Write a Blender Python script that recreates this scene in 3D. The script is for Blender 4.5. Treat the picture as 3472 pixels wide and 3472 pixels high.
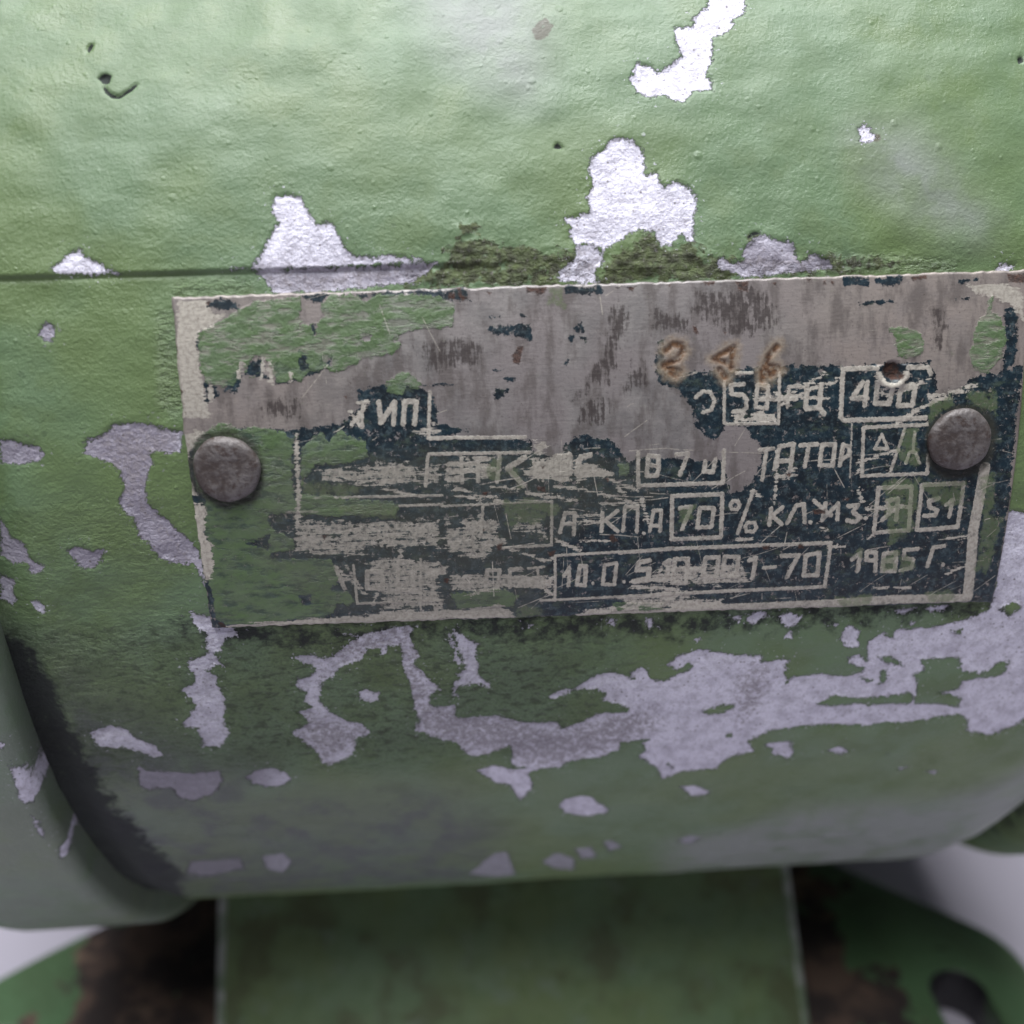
import bpy, bmesh, math, random
import numpy as np
from math import radians, sin, cos, hypot
from mathutils import Matrix, Vector
random.seed(7); rng = np.random.default_rng(11)
MM = 0.001
for o in list(bpy.data.objects): bpy.data.objects.remove(o)
S = bpy.context.scene; COL = S.collection

# ------------------------------------------------------------------ camera
AX = 130.0                                   # height of the motor axis above the table, mm
CY, CZ, PSI, RHO, FPX = -201.85771, 60.25142, 0.05093, -0.01792, 1918.336
PITCH = radians(25)
fw = np.array([sin(PSI)*cos(PITCH), cos(PSI)*cos(PITCH), -sin(PITCH)])
r0 = np.array([cos(PSI), -sin(PSI), 0.0]); u0 = np.cross(r0, fw)
rt = r0*cos(RHO)+u0*sin(RHO); up = -r0*sin(RHO)+u0*cos(RHO)
CAMP = np.array([0, CY, CZ])
cd = bpy.data.cameras.new('camera'); cam = bpy.data.objects.new('camera', cd); COL.objects.link(cam)
cam.matrix_world = Matrix(((rt[0], up[0], -fw[0], 0), (rt[1], up[1], -fw[1], CY*MM), (rt[2], up[2], -fw[2], (CZ+AX)*MM), (0, 0, 0, 1)))
cd.sensor_width = 36; cd.lens = FPX/1932*36; cd.clip_start = 0.01; cd.clip_end = 50
cd.dof.use_dof = True; cd.dof.focus_distance = 0.1145; cd.dof.aperture_fstop = 13.0; cd.dof.aperture_blades = 0
S.camera = cam

# ------------------------------------------------------------------ light
W = bpy.data.worlds.new("World"); S.world = W; W.use_nodes = True
bg = W.node_tree.nodes['Background']; bg.inputs[0].default_value = (0.80, 0.83, 1.0, 1); bg.inputs[1].default_value = 0.095
def area(name, loc, target, sx, sy, power, col):
    l = bpy.data.lights.new(name, 'AREA'); l.shape = 'RECTANGLE'; l.size = sx; l.size_y = sy; l.energy = power; l.color = col
    o = bpy.data.objects.new(name, l); COL.objects.link(o); o.location = loc
    o.rotation_euler = (Vector(target)-Vector(loc)).to_track_quat('-Z', 'Y').to_euler(); return o
area('ceiling_lamp', (0.02, -0.10, 0.97), (0.0, -0.05, 0.15), 0.75, 0.30, 15.0, (0.96, 0.98, 1.0))
area('room_lamp', (-0.20, -0.58, 1.20), (0.0, -0.08, 0.15), 0.55, 0.35, 9.0, (0.97, 0.98, 1.0))
S.view_settings.view_transform = 'Standard'; S.view_settings.look = 'None'; S.view_settings.exposure = 0.0; S.view_settings.gamma = 1.0
S.render.engine = 'CYCLES'; S.cycles.adaptive_threshold = 0.025; S.cycles.max_bounces = 4; S.cycles.diffuse_bounces = 3; S.cycles.glossy_bounces = 2; S.cycles.transmission_bounces = 0

# ------------------------------------------------------------------ geometry of the place
R = 100.0                                    # housing radius, mm
TC = 0.39238                                 # angle of the ledge above the nameplate pad
RING, DR = -53.5, 3.5                    # rim of the near end shield
TP = 0.55                                    # nameplate thickness
def ray(X, Y): return fw+(X-966)/FPX*rt-(Y-966)/FPX*up
def to_cyl(X, Y, rad=R):
    """point of the photograph (1932 px) -> (x, s) on a cylinder round the motor axis, mm"""
    d = ray(X, Y); a = d[1]**2+d[2]**2; b = CAMP[1]*d[1]+CAMP[2]*d[2]; c = CAMP[1]**2+CAMP[2]**2-rad*rad
    q = b*b-a*c; t = (-b-math.sqrt(max(q, 0)))/a; P = CAMP+t*d
    return P[0], math.atan2(P[2], -P[1])*R
def to_plane(X, Y, P0, n):
    d = ray(X, Y); n = np.array(n, float); t = np.dot(np.array(P0)-CAMP, n)/np.dot(d, n); return CAMP+t*d
CROP = {'A': (0, 0, 1736/1932), 'B': (1736, 0, 1736/1932), 'C': (0, 900, 800/1104), 'D': (500, 1900, 1400/1932), 'E': (1736, 1900, 1736/1932),
        'F': (0, 2000, 900/1181), 'G': (600, 2700, 2100/1932), 'P1': (500, 900, 1000/1932), 'P2': (1300, 900, 1000/1932), 'P3': (2100, 850, 1372/1932),
        'P4': (500, 1400, 1000/1932), 'P5': (1300, 1400, 1000/1932), 'P6': (2100, 1400, 1372/1932), 'Q1': (2200, 1150, 500/1932),
        'Q2': (2700, 1150, 772/1932), 'Q3': (1500, 1450, 700/1932), 'Q4': (1750, 1750, 700/1932), 'H': (0, 0, 3472/1932)}
def px(tag, s):
    x0, y0, k = CROP[tag]
    return [((x0+float(p.split(',')[0])*k)*1932/3472, (y0+float(p.split(',')[1])*k)*1932/3472) for p in s.split()]
def lay(spec, mp):
    """'TAG x,y x,y ...' lines -> outlines in surface millimetres"""
    out = []
    for line in spec.strip().splitlines():
        if not line.strip(): continue
        tag, rest = line.strip().split(None, 1)
        out.append([mp(*p) for p in px(tag, rest)])
    return out
def lay_strokes(spec, mp):
    """'TAG width x,y ... ; x,y ...' -> (radius mm, polyline)"""
    out = []
    for line in spec.strip().splitlines():
        if not line.strip(): continue
        tag, w, rest = line.strip().split(None, 2)
        k = CROP[tag][2]
        for part in rest.split(';'):
            if part.strip(): out.append((float(w)*k*0.0318, [mp(*p) for p in px(tag, part)]))
    return out
def seg_d(X, Y, a, b):
    vx, vy = b[0]-a[0], b[1]-a[1]; L = vx*vx+vy*vy+1e-12
    t = np.clip(((X-a[0])*vx+(Y-a[1])*vy)/L, 0, 1)
    return np.hypot(X-a[0]-t*vx, Y-a[1]-t*vy)
class Field:
    """signed distance (mm, negative inside) sampled on a grid of surface coordinates"""
    def __init__(s, X, Y, xs, ys, far=3.0):
        s.X, s.Y, s.xs, s.ys, s.far = X, Y, xs, ys, far; s.v = np.full(X.shape, far, np.float32)
    def box(s, pts, m):
        p = np.array(pts); x0, y0 = p.min(0)-m; x1, y1 = p.max(0)+m
        i0, i1 = np.searchsorted(s.xs, (x0, x1)); j0, j1 = np.searchsorted(s.ys, (y0, y1))
        return slice(j0, j1), slice(i0, i1)
    def sd(s, pts, sl):
        X, Y = s.X[sl], s.Y[sl]; d = np.full(X.shape, 1e9); ins = np.zeros(X.shape, bool)
        n = len(pts)
        for i in range(n):
            a, b = pts[i], pts[(i+1) % n]
            d = np.minimum(d, seg_d(X, Y, a, b))
            if a[1] != b[1]:
                c = ((a[1] > Y) != (b[1] > Y)) & (X < (b[0]-a[0])*(Y-a[1])/(b[1]-a[1])+a[0]); ins ^= c
        return np.where(ins, -d, d)
    def add(s, polys):
        for p in polys:
            sl = s.box(p, s.far)
            if s.X[sl].size: s.v[sl] = np.minimum(s.v[sl], s.sd(p, sl))
        return s
    def cut(s, polys):
        for p in polys:
            sl = s.box(p, s.far)
            if s.X[sl].size: s.v[sl] = np.maximum(s.v[sl], -s.sd(p, sl))
        return s
    def strokes(s, st):
        for r, pl in st:
            if len(pl) == 1: pl = [pl[0], pl[0]]
            for a, b in zip(pl[:-1], pl[1:]):
                sl = s.box([a, b], r+1.2)
                if s.X[sl].size: s.v[sl] = np.minimum(s.v[sl], seg_d(s.X[sl], s.Y[sl], a, b)-r)
        return s
def vnoise(u, v, seed):
    g = np.random.default_rng(seed).random((256, 256)).astype(np.float32)
    iu, iv = np.floor(u).astype(int), np.floor(v).astype(int); fu, fv = u-iu, v-iv
    fu = fu*fu*(3-2*fu); fv = fv*fv*(3-2*fv)
    a = g[iv % 256, iu % 256]; b = g[iv % 256, (iu+1) % 256]; c = g[(iv+1) % 256, iu % 256]; d = g[(iv+1) % 256, (iu+1) % 256]
    return (a*(1-fu)+b*fu)*(1-fv)+(c*(1-fu)+d*fu)*fv-0.5
def fbm(X, Y, f, o, seed, rough=.6):
    v = 0; a = 1.0; t = 0
    for i in range(o): v = v+a*vnoise(X*f*2**i+7.3*i, Y*f*2**i+3.1*i, seed+i); t += a*a; a *= rough
    return 0.5+v*0.62/math.sqrt(t)
def sstep(a, b, x):
    t = np.clip((x-a)/(b-a), 0, 1); return t*t*(3-2*t)

# ------------------------------------------------------------------ objects
def link(name, me, mat, parent=None):
    o = bpy.data.objects.new(name, me); COL.objects.link(o)
    if mat: me.materials.append(mat)
    if parent: o.parent = parent
    return o
def tag(o, label=None, cat=None, group=None, kind=None):
    for k, v in (('label', label), ('category', cat), ('group', group), ('kind', kind)):
        if v: o[k] = v
    return o
def grid_mesh(name, P, attrs, sc, wrap=False):
    """P: (ny, nx, 3) in mm relative to the axis; attrs: name -> (ny, nx)"""
    ny, nx = P.shape[:2]
    idx = np.arange(ny*nx).reshape(ny, nx)
    a, b, c, d = idx[:-1, :-1], idx[:-1, 1:], idx[1:, 1:], idx[1:, :-1]
    q = np.stack([a, b, c, d], -1).reshape(-1, 4)
    me = bpy.data.meshes.new(name)
    me.vertices.add(ny*nx); co = P.reshape(-1, 3).astype(np.float32).copy(); co[:, 2] += AX; co *= MM
    me.vertices.foreach_set('co', co.ravel())
    me.loops.add(q.size); me.loops.foreach_set('vertex_index', q.ravel().astype(np.int32))
    me.polygons.add(len(q)); me.polygons.foreach_set('loop_start', (np.arange(len(q))*4).astype(np.int32))
    me.polygons.foreach_set('use_smooth', np.ones(len(q), bool))
    me.update(calc_edges=True)
    for k, v in attrs.items():
        at = me.attributes.new(k, 'FLOAT', 'POINT'); at.data.foreach_set('value', np.ascontiguousarray(v, np.float32).ravel())
    at = me.attributes.new('sc', 'FLOAT_VECTOR', 'POINT'); at.data.foreach_set('vector', np.ascontiguousarray(sc, np.float32).ravel())
    return me
def cylP(x, th, rad): return np.stack([x, -rad*np.cos(th), rad*np.sin(th)], -1)

# ------------------------------------------------------------------ node helpers
class NT:
    def __init__(s, name):
        s.m = bpy.data.materials.new(name); s.m.use_nodes = True; s.t = s.m.node_tree; s.b = s.t.nodes['Principled BSDF']
    def put(s, sock, v):
        if hasattr(v, 'is_linked'): s.t.links.new(v, sock)
        elif isinstance(v, (tuple, list)): sock.default_value = tuple(v)+((1,) if len(v) == 3 and sock.type == 'RGBA' else ())
        else: sock.default_value = v
    def attr(s, n, vec=False):
        a = s.t.nodes.new('ShaderNodeAttribute'); a.attribute_name = n; return a.outputs['Vector' if vec else 'Fac']
    def obj(s):
        n = s.t.nodes.new('ShaderNodeTexCoord'); return s.vm(n.outputs['Object'], 'SCALE', 1000.0)
    def vm(s, a, op, b):
        n = s.t.nodes.new('ShaderNodeVectorMath'); n.operation = op; s.put(n.inputs[0], a)
        if op == 'SCALE': s.put(n.inputs['Scale'], b)
        else: s.put(n.inputs[1], b)
        return n.outputs[0]
    def noise(s, v, sc, det=3, ro=0.55, stretch=None):
        if stretch: v = s.vm(v, 'MULTIPLY', stretch)
        n = s.t.nodes.new('ShaderNodeTexNoise'); s.put(n.inputs['Vector'], v); n.inputs['Scale'].default_value = sc
        n.inputs['Detail'].default_value = det; n.inputs['Roughness'].default_value = ro; return n.outputs['Fac']
    def voro(s, v, sc, rnd=1.0):
        n = s.t.nodes.new('ShaderNodeTexVoronoi'); s.put(n.inputs['Vector'], v); n.inputs['Scale'].default_value = sc
        n.inputs['Randomness'].default_value = rnd; return n.outputs['Distance'], n.outputs['Color']
    def op(s, o, a, b=0.0, clamp=False):
        n = s.t.nodes.new('ShaderNodeMath'); n.operation = o; n.use_clamp = clamp; s.put(n.inputs[0], a); s.put(n.inputs[1], b); return n.outputs[0]
    def add(s, a, b): return s.op('ADD', a, b)
    def mul(s, a, b): return s.op('MULTIPLY', a, b)
    def mr(s, v, a, b, c=0.0, d=1.0):
        n = s.t.nodes.new('ShaderNodeMapRange'); n.interpolation_type = 'SMOOTHSTEP'; s.put(n.inputs[0], v)
        for i, q in zip((1, 2, 3, 4), (a, b, c, d)): n.inputs[i].default_value = q
        return n.outputs[0]
    def sn(s, n, amp): return s.mul(s.add(n, -0.5), amp)
    def se(s, n, amp): return s.mul(s.add(n, -0.5), amp*2.3)
    def mix(s, f, a, b):
        n = s.t.nodes.new('ShaderNodeMix'); n.data_type = 'RGBA'; s.put(n.inputs[0], f); s.put(n.inputs[6], a); s.put(n.inputs[7], b); return n.outputs[2]
    def lerp(s, f, a, b):
        n = s.t.nodes.new('ShaderNodeMix'); s.put(n.inputs[0], f); s.put(n.inputs[2], a); s.put(n.inputs[3], b); return n.outputs[0]
    def bump(s, h, dist=0.001, st=1.0):
        n = s.t.nodes.new('ShaderNodeBump'); n.inputs['Distance'].default_value = dist; n.inputs['Strength'].default_value = st
        s.put(n.inputs['Height'], h); s.t.links.new(n.outputs[0], s.b.inputs['Normal'])
    def out(s, col, rough, spec=0.5, metal=0.0):
        s.put(s.b.inputs['Base Color'], col); s.put(s.b.inputs['Roughness'], rough)
        s.put(s.b.inputs['Specular IOR Level'], spec); s.put(s.b.inputs['Metallic'], metal); return s.m

def paint_material(name):
    n = NT(name); sc = n.attr('sc', True)
    d = n.attr('chip'); moss = n.attr('moss'); soot_shade = n.attr('soot_shade'); rough = n.attr('rough'); rust = n.attr('rust'); bead = n.attr('bead'); grey = n.attr('grey')
    sp = n.t.nodes.new('ShaderNodeSeparateXYZ'); n.put(sp.inputs[0], sc); calm = n.mr(sp.outputs[1], 36.0, 56.0, 1.0, 0.62)
    big = n.attr('big'); mid = n.attr('mid'); fine = n.noise(sc, 1.6, 5, 0.65); grain = n.noise(sc, 7.0, 2, 0.6)
    # bare metal where the paint has flaked
    edge = n.add(d, n.add(n.se(n.noise(sc, 0.9, 8, 0.8), 0.95), n.se(n.noise(sc, 2.8, 5, 0.7), 0.50)))
    flk = n.mul(n.mr(d, 2.2, 0.2), n.mr(n.noise(sc, 1.9, 5, .65), 0.625, 0.655))
    mask = n.op('MAXIMUM', n.mr(edge, 0.05, -0.05), n.mul(flk, .85))
    green = n.mix(n.mr(big, 0.35, 0.65), (0.112, 0.163, 0.066), (0.112, 0.172, 0.090))
    green = n.mix(n.mr(mid, 0.42, 0.75, 0, 0.45), green, (0.090, 0.134, 0.046))
    green = n.mix(n.mul(calm, n.mr(fine, 0.60, 0.80, 0, 0.30)), green, (0.058, 0.098, 0.034))
    green = n.mix(n.mr(grain, 0.60, 0.8, 0, 0.22), green, (0.05, 0.085, 0.032))
    green = n.mix(n.mul(n.mr(sp.outputs[1], 38.0, 66.0, 0, .55), n.mr(mid, .3, .6, .4, 1.0)), green, (0.132, 0.196, 0.122))
    # grey film: table reflection painted into the colour of the lower casing
    green = n.mix(n.mul(grey, n.mr(mid, 0.3, 0.7, 0.45, 0.85)), green, (0.072, 0.077, 0.085))
    green = n.mix(n.mul(n.attr('pale'), n.mr(mid, 0.25, 0.6, 0.55, 1.0)), green, (0.205, 0.225, 0.205))  # lighter film: top gloss and lower sheen painted in, plus a pale streak
    # small pits and dark specks
    vd, vc = n.voro(sc, 0.34)
    speck = n.mul(n.mr(vd, 0.16, 0.10), n.mr(vc, 0.80, 0.86))
    green = n.mix(n.mul(speck, n.mul(calm, 0.35)), green, (0.045, 0.07, 0.04))
    wr = n.noise(sc, 0.75, 5, 0.62, stretch=(0.8, 1.5, 1))
    green = n.mix(n.mul(rough, n.mr(wr, 0.50, 0.38, 0, .8)), green, (0.040, 0.062, 0.026))
    green = n.mix(n.mul(rough, n.mr(n.noise(sc, 2.4, 5, .7), 0.50, 0.36, 0, .6)), green, (0.035, 0.052, 0.024))
    mo = n.mr(n.add(moss, n.mul(n.mr(moss, 0.0, 0.12), n.add(n.se(n.noise(sc, 0.55, 5, 0.65), 1.5), n.se(fine, 0.7)))), 0.35, 0.75)
    mosscol = n.mix(n.mr(n.noise(sc, 0.9, 4), 0.35, 0.65), (0.034, 0.033, 0.014), (0.092, 0.115, 0.040))
    mosscol = n.mix(n.mr(n.noise(sc, 1.7, 4), 0.58, 0.7, 0, .7), mosscol, (0.21, 0.19, 0.18))
    green = n.mix(n.mul(mo, 0.9), green, mosscol)
    so = n.mr(n.add(soot_shade, n.mul(n.mr(soot_shade, 0.0, 0.15), n.se(n.noise(sc, 0.45, 6, 0.7), 1.0))), 0.25, 0.8)
    green = n.mix(n.mul(so, 0.92), green, (0.011, 0.012, 0.016))  # grime and painted-in shadow, beside the end shield and under the plate
    ru = n.mr(n.add(rust, n.se(n.noise(sc, 1.3, 4), 0.6)), 0.55, 0.95)
    green = n.mix(n.mul(ru, .75), green, (0.060, 0.040, 0.028))
    # aluminium casting under the paint
    metal = n.mix(n.mr(n.noise(sc, 0.5, 5, 0.65), 0.40, 0.66), (0.68, 0.66, 0.76), (0.50, 0.48, 0.56))
    metal = n.mix(n.mr(n.noise(sc, 2.6, 4, 0.7), 0.54, 0.70, 0, .55), metal, (0.25, 0.225, 0.25))
    metal = n.mix(n.mul(n.attr('dull'), n.mr(n.noise(sc, 0.8, 5, .7), 0.3, 0.6, .75, 1.0)), metal, (0.245, 0.225, 0.275))
    grit = n.attr('grit')
    metal = n.mix(n.mr(n.add(grit, n.se(n.noise(sc, 1.3, 6, 0.75), 1.6)), 0.55, 1.15, 0, .70), metal, (0.215, 0.190, 0.205))
    metal = n.mix(n.mr(n.noise(sc, 1.1, 7, .75), 0.50, 0.64, 0, .52), metal, (0.29, 0.265, 0.305))
    vdp, vcp = n.voro(sc, 1.5)
    metal = n.mix(n.mr(n.noise(sc, 3.0, 6, .75), 0.53, 0.66, 0, .6), metal, (0.27, 0.24, 0.27))
    metal = n.mix(n.mul(n.mr(vdp, .26, .10), n.mr(vcp, .62, .7, 0, .8)), metal, (.12, .10, .10))
    metal = n.mix(n.mul(n.attr('faint'), .72), metal, (.125, .128, .135))
    col = n.mix(mask, green, metal)
    # shadow of the paint edge, painted as a dark line round the flake
    edge_shade = n.mul(n.mr(edge, 0.0, 0.05), n.mr(edge, 0.22, 0.06))
    col = n.mix(n.mul(edge_shade, 0.22), col, (0.05, 0.07, 0.045))
    # relief: paint film, brush lumps, dust pimples, wrinkles
    h = n.mr(edge, -0.12, 0.12, 0.0, 0.19)
    pass
    h = n.add(h, n.mul(calm, n.add(n.sn(fine, 0.15), n.sn(n.noise(sc, 3.4, 2, 0.6), 0.04))))
    h = n.add(h, n.mul(n.sn(grain, 0.012), 1.0))
    pim = n.mul(n.mr(vd, 0.20, 0.04), n.mr(vc, 0.30, 0.24))
    h = n.add(h, n.mul(pim, 0.075))
    vd3, vc3 = n.voro(n.vm(sc, 'ADD', (31, 17, 0)), 1.1)
    h = n.add(h, n.mul(n.mul(n.mr(vd3, 0.36, 0.06), n.mr(vc3, 0.55, 1.0)), 0.050))
    h = n.add(h, n.mul(rough, n.add(n.sn(wr, 1.3), n.sn(fine, 0.5))))
    h = n.add(h, n.mul(mo, n.add(n.sn(wr, 0.6), n.sn(fine, 0.5))))
    h = n.add(h, n.mul(bead, n.add(n.sn(wr, 1.0), n.sn(fine, .25))))
    h = n.add(h, n.mul(mask, n.sn(fine, 0.16)))
    n.bump(h)
    ro = n.add(0.45, n.sn(mid, 0.30)); ro = n.lerp(mask, ro, 0.50); ro = n.lerp(n.mul(mo, .8), ro, 0.6); ro = n.lerp(n.mul(rough, .5), ro, .55)
    ro = n.lerp(so, ro, .85); ro = n.lerp(bead, ro, .3)
    return n.out(col, ro, 0.42, n.mul(mask, 0.10))

def plate_material():
    n = NT('nameplate_metal'); sc = n.attr('sc', True)
    navy = n.attr('navy'); line = n.attr('line'); wear = n.attr('wear'); smear = n.attr('smear'); gr = n.attr('green'); rust = n.attr('rust'); stain = n.attr('stain'); side = n.attr('side'); grf = n.attr('tint')
    fine = n.noise(sc, 2.2, 5, 0.65); grain = n.noise(sc, 8.0, 3, 0.6); mid = n.noise(sc, 0.35, 4, 0.6)
    brushed = n.noise(sc, 1.0, 4, 0.6, stretch=(0.35, 3.0, 1)); vert = n.noise(sc, 1.0, 4, 0.6, stretch=(3.0, 0.4, 1))
    metal = n.mix(n.mr(mid, 0.35, 0.65), (0.172, 0.160, 0.156), (0.250, 0.232, 0.222))
    metal = n.mix(n.mr(n.noise(sc, 0.09, 2), 0.4, 0.6), metal, (0.225, 0.200, 0.196))
    metal = n.mix(n.mr(brushed, 0.55, 0.75, 0, .25), metal, (0.34, 0.31, 0.29))
    metal = n.mix(n.mr(brushed, 0.44, 0.25, 0, .30), metal, (0.13, 0.112, 0.105))
    metal = n.mix(n.mr(n.noise(sc, 1.1, 5, .7), 0.60, 0.74, 0, .6), metal, (0.085, 0.07, 0.065))
    su = n.t.nodes.new('ShaderNodeSeparateXYZ'); n.put(su.inputs[0], sc)
    metal = n.mix(n.mul(n.add(n.mr(su.outputs[0], 56.0, 76.0, 0, .75), n.mr(su.outputs[0], 24.0, 10.0, 0, .55)), n.mr(mid, .3, .6, .6, 1)), metal, (0.270, 0.228, 0.200))
    metal = n.mix(n.mr(n.noise(sc, 0.28, 6, .65, stretch=(1.6, .55, 1)), 0.45, 0.62, 0, .70), metal, (0.108, 0.092, 0.086))
    metal = n.mix(n.mr(n.noise(sc, 2.6, 5, .7), 0.56, 0.68, 0, .5), metal, (0.075, 0.062, 0.058))
    st = n.mr(n.add(stain, n.add(n.se(vert, 1.1), n.se(n.noise(sc, 1.2, 6, .7), 1.1))), 0.55, 1.15)
    metal = n.mix(n.mul(st, .85), metal, (0.050, 0.040, 0.038))
    bare = n.mix(n.mr(fine, 0.40, 0.65), (0.44, 0.405, 0.350), (0.31, 0.280, 0.242))
    bare = n.mix(n.mr(n.noise(sc, 1.4, 5, .7), 0.58, 0.72, 0, .7), bare, (0.11, 0.085, 0.065))
    # dark blue enamel
    ink = n.mix(n.mr(n.noise(sc, 0.5, 3), 0.35, 0.65), (0.003, 0.0075, 0.012), (0.0045, 0.017, 0.027))
    ink = n.mix(n.mr(n.noise(sc, 1.3, 8, .75), 0.47, 0.66, 0, .75), ink, (0.062, 0.090, 0.100))
    ink = n.mix(n.mr(n.noise(sc, 0.55, 6, .7, stretch=(.7, 1.3, 1)), 0.54, 0.66, 0, .6), ink, (0.050, 0.068, 0.045))
    flk = n.noise(sc, 1.25, 7, 0.72)
    ne = n.add(navy, n.add(n.se(n.noise(sc, 1.3, 6, 0.7), 0.9), n.se(n.noise(sc, 5, 3), .15)))
    le = n.add(line, n.add(n.se(n.noise(sc, 3.2, 4, 0.6), 0.20), 0.0))
    lm = n.mr(le, 0.05, -0.07)
    we = n.add(wear, n.add(n.se(n.noise(sc, 2.0, 5, .7), 0.55), n.se(n.noise(sc, 1.0, 4, .6, stretch=(.4, 3, 1)), .6)))
    wm = n.mr(we, 0.06, -0.06)
    sma = n.add(n.se(n.noise(sc, 1.0, 5, .65, stretch=(0.30, 2.4, 1)), 1.0), n.se(n.noise(sc, 1.7, 5, .65), 0.80))
    sm = n.mul(n.mr(n.add(n.mr(smear, 0.45, -0.9, -0.55, 0.20), sma), -0.06, 0.10), n.mr(smear, 0.5, 0.1))
    nm = n.mr(ne, 0.04, -0.04)
    nm = n.mul(nm, n.mr(flk, 0.635, 0.575)); nm = n.mul(nm, n.mr(n.noise(sc, 0.9, 5, .7, stretch=(1.8, .5, 1)), 0.69, 0.64))
    gedge = n.add(gr, n.add(n.se(n.noise(sc, 1.3, 6, .7), 0.75), n.se(n.noise(sc, 3.5, 3), .2)))
    gm = n.mr(gedge, 0.05, -0.05)
    gcol = n.mix(n.mr(mid, 0.35, 0.65), (0.082, 0.130, 0.055), (0.102, 0.146, 0.078))
    gcol = n.mix(n.mr(grain, 0.55, 0.75, 0, .4), gcol, (0.05, 0.085, 0.04))
    gcol = n.mix(n.mr(n.noise(sc, .8, 5, .65), 0.55, 0.75, 0, .55), gcol, (0.045, 0.075, 0.045))
    col = n.mix(nm, metal, ink)
    col = n.mix(n.mul(lm, n.mr(n.noise(sc, .8, 6, .7), .30, .52, .42, .95)), col, bare)
    gm = n.mul(gm, n.mr(n.noise(sc, .6, 6, .7, stretch=(.6, 1.6, 1)), .62, .46, .40, 1.0))
    col = n.mix(gm, col, gcol)
    sm2 = n.mul(sm, n.mr(n.noise(sc, 1.4, 6, .7), .34, .52, .35, .95))
    col = n.mix(sm2, col, bare)
    col = n.mix(wm, col, bare)
    tm = n.mul(n.mr(n.add(grf, n.se(n.noise(sc, .9, 6, .7), 1.5)), 0.40, 1.0), 0.60)
    col = n.mix(tm, col, n.mix(n.mr(fine, .4, .6), (0.105, 0.150, 0.062), (0.13, 0.15, 0.085)))
    fl = n.mr(n.add(n.attr('film'), n.mul(n.attr('film'), n.se(n.noise(sc, .7, 6, .7, stretch=(.6, 1.5, 1)), 1.2))), .25, .95)
    col = n.mix(n.mul(fl, .34), col, (0.085, 0.088, 0.066))
    col = n.mix(n.mul(n.mr(n.attr('scr'), 0.05, -0.02), n.mr(n.noise(sc, 1.6, 4, .6), .35, .55, .15, .85)), col, bare)
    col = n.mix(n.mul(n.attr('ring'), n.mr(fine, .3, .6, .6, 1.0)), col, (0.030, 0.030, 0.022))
    # rust
    rm = n.mr(n.add(rust, n.se(n.noise(sc, 2.0, 5, .7), 0.30)), 0.10, -0.16)
    rcol = n.mix(n.mr(n.noise(sc, 1.7, 4), .4, .62), (0.062, 0.026, 0.016), (0.030, 0.018, 0.015))
    col = n.mix(n.mul(rm, .92), col, rcol)
    halo = n.attr('stamp')
    col = n.mix(n.mul(n.mr(n.add(halo, n.se(n.noise(sc, .9, 6, .7), .9)), 0.95, -0.15), .6), col, n.mix(n.mr(fine, .4, .6), (0.38, 0.315, 0.235), (0.27, 0.195, 0.125)))
    hm = n.mul(n.mr(n.add(halo, n.se(fine, .40)), 0.16, -0.34), n.mr(n.noise(sc, 1.1, 4, .6), .34, .5, .35, 1.0))
    scol = n.mix(n.mr(n.noise(sc, 1.6, 4, .6), .38, .64), (0.055, 0.022, 0.010), (0.140, 0.070, 0.032))
    col = n.mix(n.mul(hm, .92), col, scol)
    pit = n.mul(n.mr(n.noise(sc, 2.8, 3, .5), 0.70, 0.76), .7)
    col = n.mix(pit, col, (0.045, 0.03, 0.025))
    h = n.mul(nm, 0.025); h = n.add(h, n.mul(gm, 0.07)); h = n.add(h, n.mul(lm, 0.03)); h = n.add(h, n.sn(brushed, 0.022)); h = n.add(h, n.sn(fine, 0.05))
    h = n.add(h, n.mul(gm, n.add(n.sn(n.noise(sc, 1.2, 4, .6), 0.14), n.sn(n.noise(sc, .4, 3), .25))))
    h = n.add(h, n.mul(sm, -0.02)); h = n.add(h, n.mul(rm, n.sn(n.noise(sc, 3, 3), .2)))
    n.bump(h)
    ro = n.lerp(gm, n.add(0.46, n.sn(fine, .2)), 0.42); ro = n.lerp(rm, ro, .8)
    return n.out(col, ro, 0.45, n.mul(n.op('SUBTRACT', 1.0, n.op('MAXIMUM', n.op('MAXIMUM', nm, gm), rm), True), 0.25))

MAT_PAINT = paint_material('flaking_green_paint')
MAT_PLATE = plate_material()

def rivet_material():
    n = NT('rusty_rivet_steel'); o = n.obj()
    a = n.noise(o, 0.45, 5, .65); b = n.noise(o, 2.0, 4, .6)
    c = n.mix(n.mr(a, .38, .62), (0.058, 0.044, 0.040), (0.130, 0.116, 0.114))
    c = n.mix(n.mr(n.noise(o, .7, 5, .7), .52, .68, 0, .8), c, (0.040, 0.022, 0.016))
    c = n.mix(n.mr(b, .6, .75, 0, .6), c, (0.19, 0.17, 0.165))
    n.bump(n.add(n.sn(a, .25), n.sn(b, .09)))
    return n.out(c, n.add(.52, n.sn(b, .3)), .5, .2)
def foot_material():
    n = NT('blurred_green_foot_paint'); o = n.obj()
    a = n.noise(o, .06, 4, .6); b = n.noise(o, .3, 5, .6)
    c = n.mix(n.mr(a, .35, .65), (0.116, 0.178, 0.090), (0.120, 0.168, 0.068))
    c = n.mix(n.mr(b, .45, .75, 0, .5), c, (0.065, 0.11, 0.035))
    c = n.mix(n.mr(n.noise(o, .07, 5, .65), .47, .64, 0, .7), c, (0.062, 0.066, 0.026))
    c = n.mix(n.mr(n.noise(o, .16, 5, .65), .56, .68, 0, .55), c, (0.15, 0.20, 0.14))
    n.bump(n.sn(b, .3)); return n.out(c, .42)
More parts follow.
